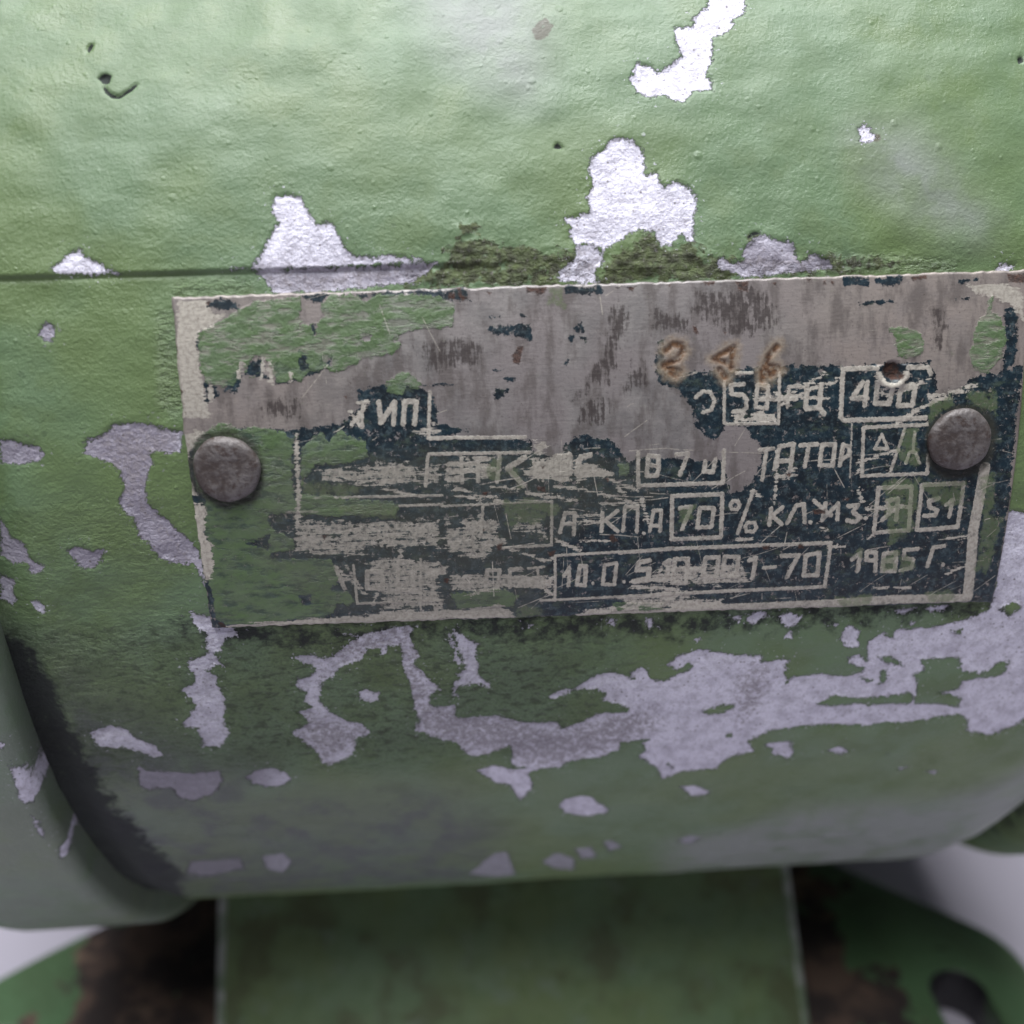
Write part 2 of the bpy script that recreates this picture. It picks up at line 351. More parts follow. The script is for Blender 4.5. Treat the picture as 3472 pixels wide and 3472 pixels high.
def lug_material():
    n = NT('rusty_green_lug_paint'); o = n.obj(); b = n.noise(o, .09, 5, .6)
    sx = n.t.nodes.new('ShaderNodeSeparateXYZ'); n.put(sx.inputs[0], o)
    rust = n.mr(n.op('ABSOLUTE', n.add(sx.outputs[0], 3.0)), 102.0, 64.0, 0, 1)
    m = n.mr(n.add(rust, n.se(b, 1.1)), .42, .55)
    c = n.mix(n.mr(n.noise(o, .08, 4, .6), .35, .65), (0.074, 0.138, 0.066), (0.064, 0.110, 0.052))
    r = n.mix(n.mr(n.noise(o, .10, 5, .6), .42, .62), (0.026, 0.018, 0.017), (0.095, 0.060, 0.045))
    r = n.mix(n.mr(n.noise(n.vm(o, 'ADD', (9, 4, 2)), .08, 4, .6), .56, .68, 0, .8), r, (0.21, 0.14, 0.095))
    c = n.mix(m, c, r)
    c = n.mix(n.attr('wall'), c, (0.022, 0.020, 0.024))  # slot walls: dirty iron, with the shade inside the opening painted in
    n.bump(n.sn(n.noise(o, .5, 4), .4)); return n.out(c, n.lerp(m, .4, .85))
def table_material():
    n = NT('white_tabletop'); o = n.obj()
    a = n.noise(o, .01, 4, .6); c = n.mix(n.mr(a, .3, .7), (0.42, 0.395, 0.46), (0.46, 0.43, 0.50))
    c = n.mix(n.mr(n.noise(o, .15, 4), .6, .8, 0, .25), c, (.5, .48, .55)); n.bump(n.sn(n.noise(o, 1.5, 3), .05)); return n.out(c, .45)

# ------------------------------------------------------------------ setting: the white table
bm = bmesh.new(); bmesh.ops.create_cube(bm, size=1)
for v in bm.verts: v.co = Vector((v.co.x*1.8, v.co.y*1.0+0.05, v.co.z*0.03-0.015))
bmesh.ops.bevel(bm, geom=bm.edges[:], offset=.004, segments=2, affect='EDGES')
me = bpy.data.meshes.new('tabletop'); bm.to_mesh(me); bm.free()
tag(link('tabletop', me, table_material()), 'pale lavender white table surface under the green motor', kind='structure')

# ------------------------------------------------------------------ the motor
motor = bpy.data.objects.new('electric_motor', None); COL.objects.link(motor); motor.location = (0, 0, 0); motor.empty_display_size = .05
tag(motor, 'old green electric motor with flaking paint and a worn riveted nameplate', 'electric motor')

CHIPS = """
A 205,1010 200,1030 240,1037 330,1038 450,1034 440,1022 405,1018 370,990 330,975 312,955 305,938 290,950 262,958 240,985
A 880,1015 950,1012 975,985 1000,940 1020,890 1058,840 1035,815 1028,780 1045,745 1090,737 1130,745 1155,785 1175,825 1205,862 1225,840 1255,850 1280,890 1300,935 1330,965 1400,975 1470,965 1540,975 1600,990 1500,995 1300,1003 1150,1012 1050,1016
A 960,1022 1200,1010 1500,1000 1650,992 1600,1040 1560,1065 1200,1100 1030,1105 1000,1055
B 740,-30 735,40 690,70 675,108 612,115 612,160 640,215 610,240 548,280 520,255 470,245 442,305 470,350 520,375 570,360 610,385 650,388 690,345 752,345 750,300 735,290 735,260 752,240 755,150 800,135 830,110 835,75 870,60 882,25 870,-30
B 400,528 450,535 485,560 498,600 500,665 530,655 545,648 555,690 575,715 580,700 620,690 660,705 690,740 692,800 680,850 687,915 660,910 640,880 600,920 560,935 540,880 500,868 450,880 400,910 340,945 300,920 240,925 215,905 220,860 200,830 240,820 295,805 285,760 300,700 288,640 305,595 350,565 370,535
B 240,930 300,920 335,950 340,1000 310,1020 330,1070 170,1062 190,1010 235,980
B 870,985 870,945 910,905 945,888 1000,910 1050,918 1070,950 1080,985 1120,985 1125,955 1160,970 1210,990 1210,1010 1150,1020 1050,1030 950,1045 870,1045 780,1010 775,985 800,980 840,1000
B 1300,495 1325,475 1345,490 1365,525 1340,545 1305,540 1312,520
B 1830,1010 1850,995 1895,998 1897,1020 1830,1028
C 185,290 215,268 255,290 250,330 242,368 205,350 185,320
C -5,820 70,815 100,840 180,850 205,880 190,915 100,930 -5,930
C 395,880 400,820 490,795 535,745 620,738 720,745 770,768 850,775 850,870 800,880 770,870 700,870 715,930 690,990 680,1040 690,1110 760,1180 850,1250 890,1300 930,1340 955,1440 960,1500 940,1450 905,1400 850,1395 740,1368 720,1330 690,1290 652,1285 655,1255 632,1225 630,1180 575,1145 565,1100 580,1050 572,965 520,920 470,905
C -25,1200 40,1285 110,1300 130,1340 140,1375 208,1405 180,1440 135,1435 130,1395 90,1390 45,1415 -25,1380
C 310,1330 350,1315 400,1320 440,1340 490,1320 480,1365 445,1415 380,1415 350,1375
C -25,1478 45,1495 40,1555 55,1600 30,1622 -25,1590
C 145,1580 180,1568 215,1590 205,1628 165,1615
D 200,235 240,255 300,262 340,300 410,325 432,355 375,355 350,385 345,420 310,425 325,460 360,505 320,495 270,520 320,545 330,600 360,640 368,690 350,740 378,800 370,835 330,875 255,875 265,840 245,820 235,785 160,770 200,730 225,680 200,640 160,610 165,595 220,580 220,540 190,490 190,465 240,460 285,425 275,390 280,350 240,315 215,290
D -40,960 0,985 130,990 230,1000 330,990 355,1030 310,1090 210,1130 150,1110 110,1065 0,1075 -40,1050
D 460,1020 500,990 570,975 640,995 675,1030 640,1060 560,1070 490,1055
D 690,450 760,440 830,460 880,440 920,400 980,360 930,345 990,350 1060,335 1120,320 1220,305 1240,315 1230,350 1240,400 1280,450 1240,480 1300,540 1370,600 1330,620 1310,670 1350,690 1440,680 1440,740 1520,740 1620,730 1700,745 1760,775 1850,780 1940,790 1940,970 1850,970 1780,1000 1805,1060 1745,1130 1700,1060 1640,1045 1540,990 1620,965 1720,985 1790,970 1830,960 1840,930 1760,880 1690,870 1620,900 1550,918 1490,905 1450,860 1380,840 1300,810 1255,795 1275,750 1250,690 1240,640 1230,600 1215,540 1190,500 1200,450 1180,400 1120,400 1120,440 1100,440 1095,410 1030,410 1000,460 940,485 900,500 870,550 815,570 810,620 800,660 850,710 930,750 1000,770 1040,800 1030,820 975,830 970,900 910,930 845,955 810,930 770,875 720,840 675,805 720,785 760,760 720,730 700,720 770,690 735,660 740,620 700,590 700,560 760,545 790,520 770,490 720,480
D 990,620 1020,610 1060,625 1090,625 1080,655 1040,670 1000,655
D 1410,335 1440,400 1460,470 1470,500 1440,470 1435,420 1410,380
D 1430,320 1490,360 1550,390 1530,440 1550,510 1550,550 1605,575 1600,600 1560,580 1480,585 1445,600 1455,645 1425,635 1440,570 1460,550 1450,540 1490,510 1475,480 1455,400
E 170,610 190,635 260,610 320,580 440,570 440,555 345,525 355,500 330,490 255,480 150,530 145,515 180,490 230,490 265,465 320,430 380,420 460,450 450,430 480,405 515,420 520,450 570,460 650,425 690,400 660,390 625,415 585,395 620,365 710,335 830,358 945,360 930,385 1000,375 1055,370 1030,395 1035,470 1060,440 1170,430 1260,440 1320,430 1330,410 1270,390 1265,370 1310,360 1345,385 1345,310 1400,275 1440,300 1450,265 1560,260 1700,230 1800,190 1830,100 1840,0 1860,-180 2020,-190 2020,540 1880,630 1800,660 1715,640 1725,600 1680,580 1560,600 1420,610 1330,620 1150,620 1060,630 960,640 890,680 910,720 830,740 760,790 640,795 570,825 550,790 480,735 510,710 490,690 525,675 410,685 400,710 340,740 240,755 150,785 90,785 0,780 0,610
E 950,690 1000,685 1050,680 1060,740 1040,748 980,725 985,710
E 1190,715 1235,698 1268,720 1240,730
E 1455,785 1490,778 1470,790
E 1565,795 1605,793 1590,803
E 635,855 690,850 750,875 730,890 680,890
E 180,930 200,905 260,893 310,900 325,920 365,940 350,960 270,965 200,955
E 360,220 390,220 385,245 362,242
E 505,218 530,215 537,240 515,258
E 830,215 870,205 855,235
E 885,225 910,200 960,195 965,210 930,230 910,242
E 1005,215 1040,195 1090,215 1095,230 1060,250 1035,255
E 1030,290 1050,265 1060,295
E 1240,300 1265,250 1280,245 1310,270 1310,325 1270,330
E 1450,190 1530,185 1500,205 1460,208
E 1500,240 1530,240 1510,250
E 690,295 710,292 700,303
E 55,240 80,240 65,250
E 1210,240 1235,240 1225,250
E 1560,185 1650,170 1640,190 1580,195
F 400,640 430,620 490,605 570,625 600,655 690,690 720,735 690,745 600,710 540,695 470,700 430,680
G 40,205 200,195 210,225 100,250 30,240
G 265,190 330,180 360,205 330,235 280,225
G 910,240 950,210 990,175 1030,170 1060,245 990,250
G 1140,205 1180,175 1240,195 1240,230 1170,225
G 1240,165 1290,160 1310,190 1260,195
G 1330,145 1360,140 1390,160 1350,175
G 1560,140 1600,125 1640,130 1600,150
"""
ISLANDS = """
E 715,570 790,545 850,545 800,575 740,585
E 1150,540 1220,510 1300,520 1420,515 1500,500 1520,520 1500,540 1360,545 1350,555 1320,540 1200,550
E 1540,375 1690,370 1700,420 1780,425 1850,385 1880,385 1860,430 1830,440 1740,450 1700,460 1690,485 1650,500 1610,500 1700,520 1690,555 1610,545 1520,540 1530,470 1515,430 1560,420
E 1380,370 1440,365 1480,405 1420,390
E 1395,420 1420,415 1410,460 1380,475 1395,445
E 1315,445 1365,455 1340,465
E 1840,185 1900,155 1925,180 1880,210
E 1660,270 1700,265 1690,285
E 805,655 830,655 825,670 808,668
E 590,770 610,775 605,790
"""
MOSS = """
H 745,512 860,500 860,540 770,542
H 1400,498 1560,482 1700,492 1700,505 1570,512 1400,528
H 840,470 870,455 905,450 960,462 1000,470 1060,470 1060,540 780,540 800,520 850,512
H 1120,520 1150,480 1190,455 1220,440 1250,465 1300,460 1340,478 1380,490 1400,520 1380,532 1130,536
H 1060,470 1100,480 1120,520 1060,540
H 1400,455 1432,440 1420,470 1405,478
H 860,430 900,420 905,445 860,455
"""
SOOT_SHADE = """
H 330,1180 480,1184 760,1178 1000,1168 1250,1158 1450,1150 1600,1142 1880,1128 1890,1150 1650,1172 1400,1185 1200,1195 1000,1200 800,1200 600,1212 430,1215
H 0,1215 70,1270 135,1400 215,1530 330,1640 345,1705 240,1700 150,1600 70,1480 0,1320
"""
GRIT = """
E -100,600 190,635 440,560 540,560 560,640 380,720 150,790 -100,760
E 840,460 900,380 980,370 970,520 860,640 830,560
D 1240,640 1940,790 1940,970 1500,905 1250,800
D 930,350 1240,300 1300,560 1350,690 1200,690 1180,400 900,500 780,600
D 700,690 1040,800 850,960 670,800
C 395,740 860,740 860,880 720,960 690,1110 960,1450 900,1420 700,1200 560,1100
A 960,1022 1200,1010 1500,1000 1650,992 1600,1040 1560,1065 1200,1100 1030,1105
B 240,930 335,950 330,1070 170,1062
B 775,985 870,945 1070,950 1210,1010 950,1045
"""
GREY = """
F 60,240 330,380 640,600 900,720 1181,800 1181,1330 640,1330 430,1080 180,620
G -20,-20 850,-20 1000,100 950,260 -20,320
"""
xs = np.arange(-55.0, 90.0, 0.22)
s_f = np.arange(-86.0, 78.0, 0.22)
ss = np.concatenate([np.linspace(-260, -86.5, 60), s_f, np.linspace(78.5, 260, 70)])
X, Y = np.meshgrid(xs, ss)
mp = lambda a, b: to_cyl(a, b, R)
chip = Field(X, Y, xs, ss).add(lay(CHIPS, mp)).cut(lay(ISLANDS, mp)).v
moss = sstep(0.8, -1.1, Field(X, Y, xs, ss, 4).add(lay(MOSS, mp)).v)
soot_shade = sstep(3.4, -1.6, Field(X, Y, xs, ss, 4).add(lay(SOOT_SHADE, mp)).v)
grit = sstep(3.0, -2.5, Field(X, Y, xs, ss, 4).add(lay(GRIT, mp)).v)
grey = sstep(7, -7, Field(X, Y, xs, ss, 10).add(lay(GREY, mp)).v)
pale = sstep(6.0, -4.0, Field(X, Y, xs, ss, 9).add(lay('''A 1600,-20 1990,-20 1990,330 1850,280 1700,160
B 1340,560 1480,560 1620,700 1740,830 1600,800 1400,650
E 620,1070 900,1010 1100,950 1700,900 1950,810 1950,1050 1600,1130 600,1200''', mp)).v)
faint = sstep(3, -3, Field(X, Y, xs, ss, 5).add(lay('''G -100,150 480,130 480,330 -100,330\nG 850,130 1700,90 1700,330 850,330''', mp)).v)*0.9
faint = np.maximum(faint, 0.45*sstep(3, -3, Field(X, Y, xs, ss, 5).add(lay('''F 560,780 1300,780 1300,960 560,960''', mp)).v))
dull = sstep(3, -3, Field(X, Y, xs, ss, 5).add(lay('''H -40,560 330,560 345,830 400,1120 300,1130 0,1130 -40,1100
A 940,1020 1660,1000 1610,1110 1000,1110
B 860,880 1260,940 1260,1060 780,1060
F 560,780 1181,780 1181,1330 560,1330''', mp)).v)
bead = sstep(0.8, -0.8, Field(X, Y, xs, ss, 3).add(lay("""
H 300,590 326,590 342,770 330,790 300,760
H 330,535 420,528 480,535 470,552 330,555
H 1560,480 1700,485 1800,495 1800,512 1560,512""", mp)).v)*1.0
rust = sstep(0.7, -0.5, Field(X, Y, xs, ss, 3).add(lay("""
B 95,85 130,70 155,105 140,150 90,160 70,120
B 1365,505 1390,510 1390,535 1360,550 1340,548""", mp)).v)
pits = lay("""
A 335,205 335,185 345,172 352,176 345,192
A 375,300 400,285 418,295 412,320 395,320
A 395,330 420,360 450,370 490,345 520,322 500,345 455,375 425,374 400,350
B 1905,225 1920,215 1925,235 1910,243
B 888,900 905,882 940,880 905,890
B 160,560 172,545 190,565""", mp)
pit = sstep(0.25, -0.15, Field(X, Y, xs, ss, 2).add(pits).v)
# wrinkled paint band under the plate and to its left
sb = lambda y: mp(966, y)[1]
rough = sstep(sb(1130), sb(1190), Y)*sstep(sb(1470), sb(1370), Y)*sstep(30, 5, X)+0.30*sstep(sb(850), sb(1000), Y)*sstep(-28, -34, X)*sstep(sb(1400), sb(1250), Y)
rough = np.clip(rough, 0, 1)*(0.6+0.8*(vnoise(X*.08, Y*.1, 3)+.5))
# radius: overhanging ledge, groove, end fillets, brush lumps
sT = TC*R
rad = R+0*X
fade = sstep(16, -2, X)
rad += (0.30+0.04*fade)*sstep(sT-0.10-2.5*(1-fade), sT+0.45+1.5*(1-fade), Y)
rad -= 0.13*fade*np.exp(-((Y-sT+0.08)/0.22)**2)*(vnoise(X*.25, Y*0, 8)+.9)
rad -= 1.6*sstep(-47.5, -52.5, X)
rad -= 9.0*np.clip((X-72)/18, 0, 1)**2
rad += 0.28*vnoise(X*.075, Y*.09, 5)+0.12*vnoise(X*.19, Y*.22, 6)+0.035*vnoise(X*.6, Y*.7, 9)
rad += 0.06*vnoise(X*.09, Y*.42, 12)+0.035*vnoise(X*.25, Y*.9, 13)+0.24*vnoise(X*.27, Y*.3, 14)+.06*vnoise(X*.5, Y*.6, 15)
rad += moss*(0.40*vnoise(X*.55, Y*.7, 21)+.30*vnoise(X*1.3, Y*1.5, 22)+.10)
rad -= 0.12*sstep(0.15, -0.15, chip+0.6*vnoise(X*.9, Y*.9, 31))
rad -= 0.35*pit
soot_shade = np.where((Y > -12) & (X > -40), soot_shade*0.62, soot_shade)
soot_shade = np.maximum(soot_shade, pit*1.3)
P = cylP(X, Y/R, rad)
me = grid_mesh('motor_housing', P, dict(chip=chip, moss=moss, soot_shade=soot_shade, grit=grit, grey=grey, bead=bead, rust=rust, rough=rough, pale=pale, dull=dull, faint=faint, big=fbm(X, Y, .06, 3, 71), mid=fbm(X, Y, .28, 4, 81)), np.stack([X, Y, 0*X], -1))
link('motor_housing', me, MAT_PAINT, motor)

# ------------------------------------------------------------------ end shields
def revolve(name, prof, dense, chips=None, mpf=None, grey_amt=0.0):
    pr = []
    for (x0, r0_), (x1, r1_) in zip(prof[:-1], prof[1:]):
        L = hypot(x1-x0, r1_-r0_); k = max(1, int(L/(0.5 if dense else 2)))
        pr += [(x0+(x1-x0)*i/k, r0_+(r1_-r0_)*i/k) for i in range(k)]
    pr.append(prof[-1]); pr = np.array(pr)
    s = np.concatenate([np.linspace(-math.pi*R, -110, 60), np.arange(-109, 30, .5), np.linspace(31, math.pi*R, 70)])
    Xg = np.repeat(pr[None, :, 0], len(s), 0); Rg = np.repeat(pr[None, :, 1], len(s), 0); Sg = np.repeat(s[:, None], len(pr), 1)
    # surface coordinate along the profile keeps the texture unstretched
    arc = np.concatenate([[0], np.cumsum(np.hypot(np.diff(pr[:, 0]), np.diff(pr[:, 1])))]); Ag = np.repeat(arc[None, :], len(s), 0)
    ch = np.full(Xg.shape, 3.0)
    if chips:
        for poly in chips:
            for a, b in zip(poly, poly[1:]+poly[:1]): pass
            f = Field(Xg, Sg, pr[:, 0], s); sl = (slice(None), slice(None)); ch = np.minimum(ch, f.sd(poly, sl))
    rg = Rg+0.2*vnoise(Ag*.1, Sg*.09, 41)
    z = 0*Xg
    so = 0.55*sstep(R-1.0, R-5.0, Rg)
    return grid_mesh(name, cylP(Xg, Sg/R, rg), dict(chip=ch, moss=z, soot_shade=so, grit=z, grey=z+grey_amt, bead=z, rust=z, rough=z, pale=z+.45*(grey_amt > .3), dull=z, faint=z, big=fbm(Ag, Sg, .06, 3, 91), mid=fbm(Ag, Sg, .28, 4, 95)), np.stack([Ag+200, Sg, z], -1))
mpS = lambda a, b: to_cyl(a, b, R+DR)
SH_CH = lay("""
F -30,668 20,690 12,705 -30,705
F 30,745 60,790 100,810 150,880 165,920 135,968 80,925 75,890 55,830
F 135,1000 170,1035 205,1110 170,1080
F 265,1160 305,1148 298,1195 262,1203
""", mpS)
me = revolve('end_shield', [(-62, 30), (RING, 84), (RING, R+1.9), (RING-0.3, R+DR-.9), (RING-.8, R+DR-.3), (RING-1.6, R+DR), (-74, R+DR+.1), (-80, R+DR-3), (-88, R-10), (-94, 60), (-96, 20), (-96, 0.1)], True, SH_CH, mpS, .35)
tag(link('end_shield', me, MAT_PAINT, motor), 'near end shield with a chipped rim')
me = revolve('end_shield', [(84, 30), (86, 80), (88, R-9), (89, R-4), (91, R-1.5), (95, R+.5), (112, R+.5), (120, R-8), (126, 60), (127, 0.1)], False, None, None, .2)
link('end_shield', me, MAT_PAINT, motor)

# ------------------------------------------------------------------ nameplate
RP = R+TP
mq = lambda a, b: to_cyl(a, b, RP)
TL, BL, BR = mq(324, 560), mq(401, 1186), mq(1873, 1136)
TRx = mq(1936, 640)                     # a point of the right edge near the top
top2 = mq(1650, 518)
e = np.array(top2)-np.array(TL); g = np.array(BR)-np.array(TRx)
A_ = np.array([[e[0], -g[0]], [e[1], -g[1]]]); t_ = np.linalg.solve(A_, np.array(TRx)-np.array(TL)); TR = tuple(np.array(TL)+e*t_[0])
TL, TR, BR, BL = map(np.array, (TL, TR, BR, BL))
PW, PH = float(np.linalg.norm(TR-TL)), float(np.linalg.norm(BL-TL))
def to_plate(a, b):
    """photo px -> plate millimetres (u to the right, v downwards)"""
    p = np.array(mq(a, b)); u = v = .5
    for _ in range(12):
        q = (1-u)*(1-v)*TL+u*(1-v)*TR+u*v*BR+(1-u)*v*BL-p
        J = np.stack([(1-v)*(TR-TL)+v*(BR-BL), (1-u)*(BL-TL)+u*(BR-TR)], 1); d = np.linalg.solve(J, q); u -= d[0]; v -= d[1]
    return u*PW, v*PH

NAVY = """
H 675,735 720,727 770,725 800,738 812,742 822,760 828,800 860,805 882,813 830,824 1000,830 1005,850 1060,872 1064,835 1100,822 1150,830 1170,850 1185,872 1215,862 1330,870 1365,870 1378,930 1402,925 1425,905 1440,850 1405,805 1370,800 1350,832 1312,806 1306,768 1282,737 1240,722 1236,690 1240,645 1252,640 1256,695 1300,702 1480,689 1600,690 1755,683 1766,720 1768,748 1800,740 1840,712 1862,706 1892,700 1918,690 1930,690 1916,800 1896,1000 1874,1140 1600,1150 1300,1164 1100,1170 900,1175 560,1185 402,1190 350,860 395,812 470,806 540,812 640,800 678,770
P2 690,400 960,380 980,490 935,505 925,470 880,450 850,490 860,440 780,455 700,440
P2 720,805 830,805 770,880 740,870
P2 1180,140 1430,135 1440,180 1190,190
P2 1235,410 1310,365 1325,440 1290,445
P2 1215,455 1255,460 1230,520
P2 1290,470 1325,460 1325,495
P2 1170,640 1215,615 1200,660
P2 690,335 760,338 700,350
P2 900,325 960,325 930,338
P2 720,685 790,685 750,705
P2 780,740 870,735 840,760
P2 450,780 345,770 260,790
P3 1060,130 1190,130 1190,165 1075,170
P3 1220,130 1350,120 1350,160 1220,165
P3 1620,140 1710,130 1700,150 1620,155
P3 1140,250 1240,235 1310,240 1250,255 1150,262
P3 1610,235 1670,225 1660,240
P3 1840,280 1895,260 1900,430 1885,540 1830,585 1840,480
P1 310,440 335,435 350,560 320,560
P1 500,790 620,640 600,830 500,830
P1 640,730 660,640 760,600 760,690 800,740 760,740 700,720
P1 370,760 405,780 400,895 372,880
P1 425,790 470,790 462,850 432,870
P1 975,640 1000,585 1050,600 1080,690 1010,700
P1 1060,385 1105,380 1108,450 1085,465
P1 1150,650 1215,590 1205,660 1180,670
P1 1010,195 1180,190 1150,250 1010,215
P1 1350,190 2100,150 2110,230 1900,220 1700,190 1400,215
P1 1000,560 1150,590 1180,680 900,780 840,780 830,640
P1 395,235 500,215 610,255 610,285 500,290 400,275
"""
GREEN = """
P1 330,435 420,400 520,350 600,290 700,235 860,225 1000,200 1010,290 990,350 1010,385 1060,390 1110,380 1160,330 1130,260 1200,195 1330,190 1380,200 1420,240 1500,200 1700,185 1900,200 2000,250 2010,320 2000,400 1900,410 1800,415 1680,440 1600,490 1660,515 1640,560 1560,590 1480,600 1400,610 1370,640 1280,690 1200,700 1180,670 1120,690 1060,690 1010,760 960,740 900,770 850,770 820,700 790,640 760,600 740,690 680,740 640,690 620,640 600,720 560,790 500,800 440,780 390,770 350,700 335,600
P1 1560,780 1600,740 1660,700 1720,700 1760,730 1800,770 1780,800 1700,800 1660,850 1600,840 1560,810
P4 310,160 400,110 430,80 520,70 600,110 640,100 700,90 800,110 900,130 930,160 980,150 950,200 945,400 960,560 1000,560 1020,460 1000,400 1010,230 1080,180 1130,120 1160,150 1190,190 1260,100 1320,150 1420,180 1450,250 1420,300 1300,330 1100,340 1060,400 1010,440 1010,540 1200,540 1250,560 1600,580 1640,620 1620,680 1400,670 1200,680 1000,660 920,650 800,670 800,760 900,800 960,830 960,900 820,920 800,960 1000,960 1190,960 1220,1000 1260,1100 1200,1160 1320,1170 1360,1240 1300,1260 1240,1250 1220,1310 1150,1345 900,1362 700,1382 520,1392 440,1340 430,1200 400,1090 430,1000 420,860 370,780 380,640 372,560 330,520 310,460 300,300
P3 1290,370 1360,365 1445,395 1455,480 1400,520 1330,500 1320,440
P3 1700,360 1765,280 1820,320 1850,420 1830,500 1760,580 1700,575 1670,520 1690,420
P3 1762,225 1782,220 1778,290 1760,290
P5 440,1180 800,1150 880,1200 850,1270 480,1285
P5 1500,1240 1830,1250 1830,1290 1500,1300
Q3 1640,330 1740,340 1750,430 1660,460
"""
GHOLES = """
P1 640,720 660,640 700,600 750,600 745,690 690,740
P1 985,640 1005,590 1035,595 1060,680 1010,695
P1 1068,385 1105,380 1105,450 1085,460
P1 760,720 775,640 800,640 815,730 780,735
P1 1170,640 1212,590 1200,660
P1 1350,480 1470,460 1460,490 1390,492
P4 1000,1200 1070,1195 1070,1250 1010,1260
P4 640,860 800,800 800,900 760,880
"""
TINT = """
P6 1360,80 1430,75 1420,200 1440,250 1370,255 1330,200
P6 1720,300 1800,290 1780,480 1830,500 1760,760 1700,750 1740,500
P6 1440,330 1650,330 1640,440 1540,450 1440,360
P6 1250,690 1330,660 1330,760 1250,760
P6 1330,690 1400,690 1410,750 1340,765
P6 1085,680 1160,650 1160,700
P6 1260,330 1440,300 1400,560 1290,640
P6 1040,880 1200,860 1200,930 1060,930
P6 1460,850 1600,850 1600,900 1470,905
P6 280,450 370,440 350,500 300,560
Q3 540,690 860,660 1080,720 1080,840 1000,820 940,860 860,920 760,880 640,960 580,900 600,780
Q3 480,280 560,280 550,520 490,500 410,440 410,380
Q3 600,390 700,390 780,560 700,560
Q2 1120,560 1320,460 1320,560 1180,660 1120,700
Q2 1460,430 1700,450 1700,640 1580,600 1440,560
P5 840,1275 1020,1270 1020,1345 880,1345
Q4 0,850 240,850 230,950 60,960
P2 1110,160 1160,150 1210,300 1090,240
P4 1250,600 1640,600 1640,690 1260,660
P4 1010,450 1400,480 1390,540 1010,530
"""
